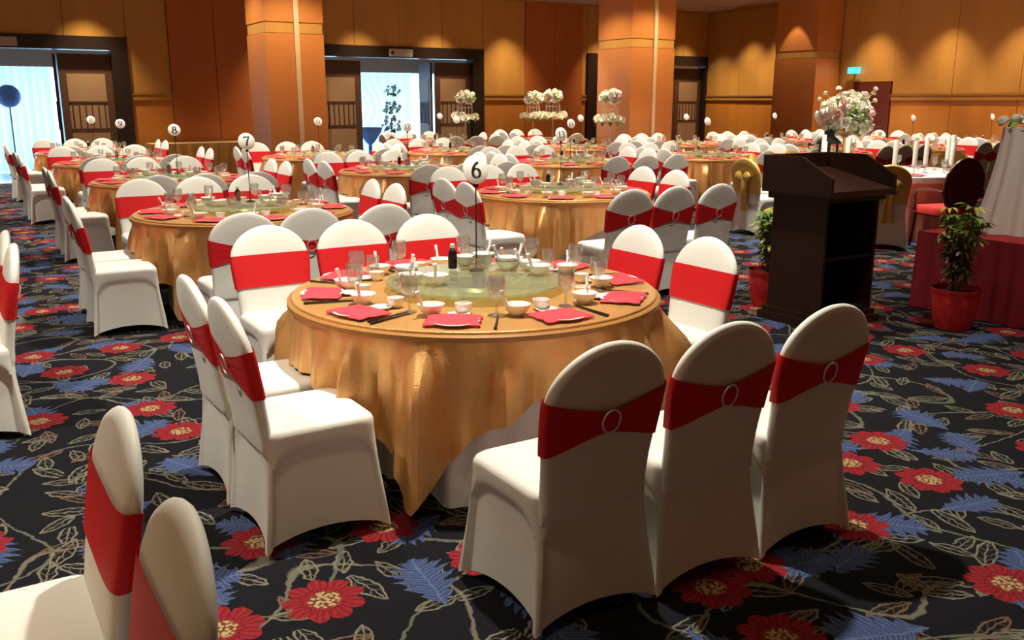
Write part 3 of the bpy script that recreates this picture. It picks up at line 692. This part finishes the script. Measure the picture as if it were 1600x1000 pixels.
def cage_arrangement(x, y, z, label, seed, s=1.0, h=.50):
    r = random.Random(seed); t = thing('flower_centrepiece', label, 'flowers', (x, y, z), 0, 'tall caged flower centrepieces')
    s *= 1.12
    obj('stand', MB().lathe([(.09, 0), (.09, .012), (.02, .03), (.018, h-.06), (.035, h-.03), (.13, h)], 20).mesh('stand', 'glass'), t)
    q = MB(); n = 12; R_ = .14*s
    for i in range(n):
        a = 2*pi*i/n; q.tube([(R_*cos(a), R_*sin(a), h+.005), (R_*cos(a), R_*sin(a), h+.22*s), (R_*.75*cos(a), R_*.75*sin(a), h+.29*s), (.01*cos(a), .01*sin(a), h+.335*s)], .004, 5)
    obj('cage', q.mesh('cage', 'china'), t)
    for zz in (h+.01, h+.21*s): obj('cage_hoop', MB().tube([(R_*cos(2*pi*i/24), R_*sin(2*pi*i/24), zz) for i in range(25)], .005, 5).mesh('cage_hoop', 'china'), t)
    ball(t, (0, 0, h+.38*s), .14*s, 17, r, .8, -.4, .1, 12, 1.5*s)
    for i in range(11):
        a = 2*pi*i/11+.2; obj('rose', ROSE, t, (.21*s*cos(a), .21*s*sin(a), h+.03+r.uniform(-.03, .04)), (1.1*0, .9, a), 1.75*s*r.uniform(.8, 1.1))
    for i in range(9):
        a = r.uniform(0, 6.28); obj('leaf', LEAF, t, (.17*s*cos(a), .17*s*sin(a), h-.01), (-.5, 0, a-pi/2), 1.3)
    return t
ZC = ZT_+.0045+.0505
cage_arrangement(10.05, 18.02, ZT_+.0045, 'white rose birdcage centrepiece before right edge of middle doorway', 1)
# display table behind the batten pillar with three more centrepieces
banquet_table(12.70, 18.55, '', 'display table before russet panel', -1, 1, ('right of near three', 'middle of near three', 'nearer of right pair', 'farther of right pair'))
cage_arrangement(12.15, 18.5, ZT_+.0045, 'white rose birdcage centrepiece, left of two close together', 2)
cage_arrangement(12.68, 18.45, ZT_+.0045, 'white rose birdcage centrepiece with green tuft, right of close pair', 3, 1.1)
cage_arrangement(11.15, 14.30, ZT_+.0045, 'white rose birdcage centrepiece just left of the batten pillar', 4)
# ------------------------------------------------------------------ head table with candles and gold chairs
hx, hy = 10.45, 7.60
t = thing('round_table', 'large round head table under pink and white cloths', 'table', (hx, hy, 0))
obj('tabletop', TOP, t, sc=(1.2, 1.2, 1)); obj('pedestal', PED, t)
tag(obj('floor_tablecloth', under_mesh('pink', 1.1), None, (hx, hy, 0)), 'pink floor-length cloth on the head table', 'tablecloth')
hw_ = overlay_mesh(9, 4, 'linen', 1.1, .06)
tag(obj('white_tablecloth', hw_, None, (hx, hy, .001)), 'white square overlay cloth on the head table', 'tablecloth')
for dx, dy, rz, lb in ((-1.62, .62, -pi/2, 'gold draped chair left of head table, beside the lectern'), (-1.25, -.92, -.75, 'gold draped chair with back to view, behind lectern edge'),
                       (-.85, 1.12, pi+.6, 'gold draped chair far left of head table'), (.0, 1.30, pi, 'gold draped chair far side of head table, behind candles'),
                       (.75, 1.12, pi-.45, 'gold draped chair far side of head table, right one'), (1.6, .3, pi/2, 'gold draped chair right end of head table')):
    chair(hx+dx, hy+dy, rz, lb, 'gold draped chairs at the head table', VC, 'draped_chair')
CAND = MB().lathe([(.028, 0), (.028, .30), (.024, .305), (.003, .303)], 18).mesh('pillar_candle', 'candle'); WICK = MB().tube([(0, 0, .30), (0, .002, .315)], .002, 5).mesh('wick', 'ink')
CBASE = MB().lathe([(.045, 0), (.045, .008), (.015, .02), (.012, .09), (.04, .105), (.04, .112)], 18).mesh('candle_holder', 'glass')
for k, (dx, dy, h) in enumerate(((-1.02, .15, .9), (-.86, .30, 1.15), (-.80, -.02, 1.05), (-.45, -.45, 1.0), (-.30, -.62, .95), (.02, -.55, 1.05), (.15, -.82, .9), (.45, -.62, 1.15), (.62, -.45, 1.0), (.85, -.3, 1.0))):
    z = ZT_+.005
    tag(obj('candle_holder', CBASE, None, (hx+dx, hy+dy, z)), 'short glass candle holder on the white head table cloth', 'candle holder', 'candle holders on the head table')
    c = tag(obj('pillar_candle', CAND, None, (hx+dx, hy+dy, z+.112), sc=(1, 1, h)), 'tall ivory candle on the white head table cloth', 'candle', 'candles on the head table'); obj('wick', WICK, c)
r = random.Random(12)
t = thing('flower_arrangement', 'large cream and blush rose arrangement on gold stand, head table', 'flowers', (hx-.32, hy+.42, ZT_+.005))
obj('stand', MB().lathe([(.11, 0), (.11, .015), (.025, .04), (.018, .40), (.05, .44), (.14, .47)], 24).mesh('stand', 'brass'), t)
for i in range(5):
    a = 2*pi*i/5; obj('stand_arm', MB().tube([(.02*cos(a), .02*sin(a), .2), (.12*cos(a), .12*sin(a), .24), (.15*cos(a), .15*sin(a), .40)], .007, 6).mesh('stand_arm', 'brass'), t)
ball(t, (0, 0, .70), .30, 46, r, .85, -.75, .3, 40, 1.7); ball(t, (0, 0, .70), .19, 20, r, .9, -.6, .3, 10, 1.2)
for i in range(7):
    a = r.uniform(0, 6.28); e = (.34*cos(a), .34*sin(a), .95+r.uniform(-.1, .12)); obj('stem', MB().tube([(0, 0, .7), e], .004, 5).mesh('stem', 'leaf'), t); obj('rose', ROSE, t, e, (0, .6, a), .8)
t = thing('lantern', 'black candle lantern on the head table left side', 'lantern', (hx-.62, hy+.42, ZT_+.005))
obj('base', MB().box(-.09, .09, -.09, .09, 0, .03).mesh('base', 'dark', False), t)
for sx in (-1, 1):
    for sy in (-1, 1): obj('post', MB().box(sx*.075-.01, sx*.075+.01, sy*.075-.01, sy*.075+.01, .03, .34).mesh('post', 'dark', False), t)
obj('roof', MB().rings([[(sx*s, sy*s, z) for sx, sy in ((-1, -1), (1, -1), (1, 1), (-1, 1))] for s, z in ((.11, .34), (.11, .36), (.045, .44), (.045, .49), (.02, .52))]).mesh('roof', 'dark', False), t)
obj('hanging_ring', MB().tube([(.035*cos(2*pi*i/16), 0, .55+.035*sin(2*pi*i/16)) for i in range(17)], .005, 6).mesh('hanging_ring', 'dark'), t)
for k in range(8):
    a = 2*pi*k/8+.2; px, py = hx+.93*cos(a), hy+.93*sin(a)
    tag(obj('side_plate', PLATE, None, (px, py, ZT_+.006)), 'white plate on the white head table cloth', 'plate', 'plates on the head table')
    tag(obj('water_goblet', GOB, None, (hx+.70*cos(a+.2), hy+.70*sin(a+.2), ZT_+.006)), 'clear goblet on the white head table cloth', 'goblet', 'goblets on the head table')
    tag(obj('napkin', NAP, None, (px, py, ZT_+.006), (0, 0, a+pi/2)), 'red napkin on the white head table cloth', 'napkin', 'napkins on the head table')
# ------------------------------------------------------------------ oval-back armchair
t = thing('armchair', 'dark red oval-back armchair with coral seat beside head table', 'chair', (9.71, 6.23, 0), radians(-16))
def ovb(m, nm, k, y0, y1):
    return MB().rings([[(.25*s*k*cos(2*pi*i/40), y-.10*(.27*s*k*sin(2*pi*i/40)), .72+.30*s*k*sin(2*pi*i/40)) for i in range(40)] for s, y in ((.05, y0-.006), (.8, y0-.004), (.97, y0+.006), (1, (y0+y1)/2), (.97, y1-.006), (.8, y1+.004), (.05, y1+.006))]).mesh(nm, m)
obj('backrest', ovb('armred', 'backrest', .94, -.27, -.21), t)
obj('back_frame', MB().tube([(.25*cos(2*pi*i/40), -.24-.10*.27*sin(2*pi*i/40), .72+.30*sin(2*pi*i/40)) for i in range(41)], .02, 8).mesh('back_frame', 'armwood'), t)
obj('seat', MB().rings([[(a*sx*.26, b*.26, z) for sx, b, a in [(1, 1, 1)]] if 0 else [(.27*k*math.copysign(abs(cos(2*pi*i/40))**.5, cos(2*pi*i/40)), .26*k*math.copysign(abs(sin(2*pi*i/40))**.5, sin(2*pi*i/40)), z) for i in range(40)] for k, z in ((.9, .38), (1, .40), (1, .45), (.94, .48), (.5, .495), (.05, .50))]).mesh('seat', 'seatred'), t)
for sx in (-1, 1):
    obj('armrest', MB().tube([(sx*.27, -.24, .66), (sx*.30, -.05, .68), (sx*.30, .13, .66), (sx*.285, .18, .60), (sx*.27, .17, .42)], .017, 8).mesh('armrest', 'armwood'), t)
    for y in (-.22, .21): obj('leg', MB().tube([(sx*.23, y, .40), (sx*.245, y*1.12, 0.004)], [.024, .014], 8).mesh('leg', 'armwood'), t)
# ------------------------------------------------------------------ stage, pedestal, potted plants
t = thing('stage_table', 'low red skirted platform at right edge under white pedestal', 'platform', (6.70, -.6, 0))
SX, SY, SH = 2.4, 5.1, .62
obj('platform_top', MB().box(0, SX, 0, SY, SH-.03, SH).mesh('platform_top', 'stagetop', False), t)
def skirtfn(u, k):
    s = u*(SY+SX); am = .016*sin(s*46)+.008*sin(s*23+1); z = (SH-.004)*(1-k)+.006*k; fl = .025*k
    return (-.012-am*(.3+.7*k)-fl, SY-s, z) if s < SY else (s-SY, -.012-am*(.3+.7*k)-fl, z)
obj('pleated_skirt', MB().grid(lambda u, k: skirtfn(u*SY/(SX+SY), k), 420, 6).mesh('pleated_skirt', 'stage', recalc=False), t)
obj('back_skirt', MB().grid(lambda u, k: (u*SX, SY+.012+.02*k+.012*sin(u*SX*46), (SH-.004)*(1-k)+.006*k), 160, 4).mesh('back_skirt', 'stage', recalc=False), t)
M['pedcloth'] = mat('grey_cream_cloth', (.56, .50, .46), .8)
t = thing('draped_pedestal', 'pedestal draped in white pleated cloth on the red platform', 'pedestal', (7.36, 4.02, SH))
def drape(u, k):
    a = 2*pi*u; z = .82*(1-k)+.003*k; rr = .235+.13*k**1.6+(.004+.022*k)*sin(13*a+.5*sin(3*a))+.012*k*sin(5*a)
    return (rr*cos(a), rr*sin(a), z)
obj('cloth', MB().grid(drape, 200, 14, True).mesh('cloth', 'pedcloth', recalc=False), t)
obj('top', MB().lathe([(.002, .822), (.20, .822), (.237, .818), (.237, .80)], 64, cap0=False, cap1=False).mesh('top', 'pedcloth'), t)
t = thing('flower_garland', 'low cream flower garland on top of white pedestal', 'flowers', (7.36, 4.02, SH+.823))
r = random.Random(4)
for i in range(26):
    a = r.uniform(0, 6.28); q = .24*sqrt(r.random()); obj('rose', ROSE, t, (q*1.1*cos(a), q*1.1*sin(a), .015+.07*(1-q/.26)), (0, q*3.2, a), r.uniform(1.1, 1.6))
for i in range(26):
    a = r.uniform(0, 6.28); q = r.uniform(.12, .26); obj('leaf', LEAF, t, (q*cos(a), q*sin(a), .02), (r.uniform(-.3, .5), 0, a-pi/2), r.uniform(.7, 1.1))
def plant(x, y, label, seed, s=1.0, h=.62):
    r = random.Random(seed); t = thing('potted_plant', label, 'plant', (x, y, 0), r.uniform(0, 6), 'potted plants by the platform')
    def pf(u, k):
        a = 2*pi*u; z = .30*k; rr = .125+.035*sin(pi*min(1, k*1.05)*.62)+.008*sin(9*a+4*k)*sin(pi*k)+.01*(k > .86)
        return (rr*cos(a)*s, rr*sin(a)*s, z*s+.002)
    p = obj('pot', MB().grid(pf, 72, 14, True).mesh('pot', 'potwrap', recalc=False), t)
    obj('pot_base', MB().lathe([(.124*s, .002), (.124*s, .01)], 36).mesh('pot_base', 'potwrap'), t)
    obj('soil', MB().lathe([(.002, .27*s), (.15*s, .265*s)], 36, cap0=False, cap1=False).mesh('soil', 'soil'), t)
    for i in range(11):
        a = i*2.4; top = (.16*cos(a)*r.uniform(.3, 1), .16*sin(a)*r.uniform(.3, 1), .30*s+h*r.uniform(.55, 1))
        st = [(.03*cos(a), .03*sin(a), .27*s), (top[0]*.5, top[1]*.5, .3*s+(top[2]-.3*s)*.55), top]
        obj('stem', MB().tube(st, [.006, .005, .003], 5).mesh('stem', 'leafd'), t)
        for j in range(9):
            f_ = .22+.78*j/8; k = (f_-.5)*2
            b = [st[1][q]+(st[2][q]-st[1][q])*k if k > 0 else st[0][q]+(st[1][q]-st[0][q])*(k+1) for q in range(3)]
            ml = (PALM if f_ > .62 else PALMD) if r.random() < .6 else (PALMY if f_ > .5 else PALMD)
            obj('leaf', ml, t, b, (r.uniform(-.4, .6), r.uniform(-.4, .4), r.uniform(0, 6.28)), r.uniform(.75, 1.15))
plant(6.29, 3.88, 'green leafy plant in red wrapped pot before the platform', 3)
plant(5.70, 5.14, 'small leafy plant in red wrapped pot behind the lectern', 9, 1.0, .5)
# ------------------------------------------------------------------ buffet by the wall
t = thing('buffet_table', 'long buffet table with bronze pleated skirt along the wood wall', 'table', (3.95, DV-.95, 0))
obj('table_board', MB().box(0, 2.5, 0, .75, .73, .76).mesh('table_board', 'trim', False), t)
obj('pleated_skirt', MB().grid(lambda u, k: (2.5*u, -.04-.04*sin(u*2.5*26)*(.5+.5*k), .75*(1-k)+.006), 300, 4).mesh('pleated_skirt', 'buffet', recalc=False), t)
obj('end_skirt', MB().grid(lambda u, k: (-.02-.02*sin(u*.75*34), .75*u, .75*(1-k)+.006), 90, 4).mesh('end_skirt', 'buffet', recalc=False), t)
# ------------------------------------------------------------------ things in the foyer
t = thing('flower_ball_stand', 'round blue flower ball on a stand in the left doorway', 'decoration', (1.62, DV+2.4, 0))
def sph(r, cz, n=24): return [(r*sin(pi*i/n)+.0005, cz-r*cos(pi*i/n)) for i in range(n+1)]
obj('ball', MB().lathe(sph(.25, 1.75), 32).mesh('ball', 'blue'), t); obj('pole', MB().tube([(0, 0, .02), (0, 0, 1.51)], .015).mesh('pole', 'dark'), t); obj('foot', MB().lathe([(.18, 0), (.18, .015), (.02, .03)], 24).mesh('foot', 'dark'), t)
t = thing('planter_urn', 'dark blue urn planter on foot in the middle doorway', 'urn', (10.1, DV+1.9, 0))
obj('urn', MB().lathe([(.13, 0), (.13, .04), (.05, .12), (.05, .5), (.12, .56), (.30, .82), (.34, .95), (.31, .95), (.26, .82), (.02, .66)], 28).mesh('urn', 'blue'), t)
r = random.Random(5)
t = thing('flower_stand', 'tall flower stand silhouetted against curtains in middle doorway', 'flowers', (10.75, DV+1.9, 0))
obj('pole', MB().lathe([(.16, 0), (.16, .02), (.025, .05), (.02, 1.2)], 20).mesh('pole', 'dark'), t)
ball(t, (0, 0, 1.0), .22, 16, r, 1, -.7, .5, 20, 1.3); ball(t, (.02, 0, 1.45), .20, 12, r, .8, -.7, .5, 22, 1.3); ball(t, (.05, 0, 1.9), .16, 8, r, 1, -.5, .3, 22, 1.1)
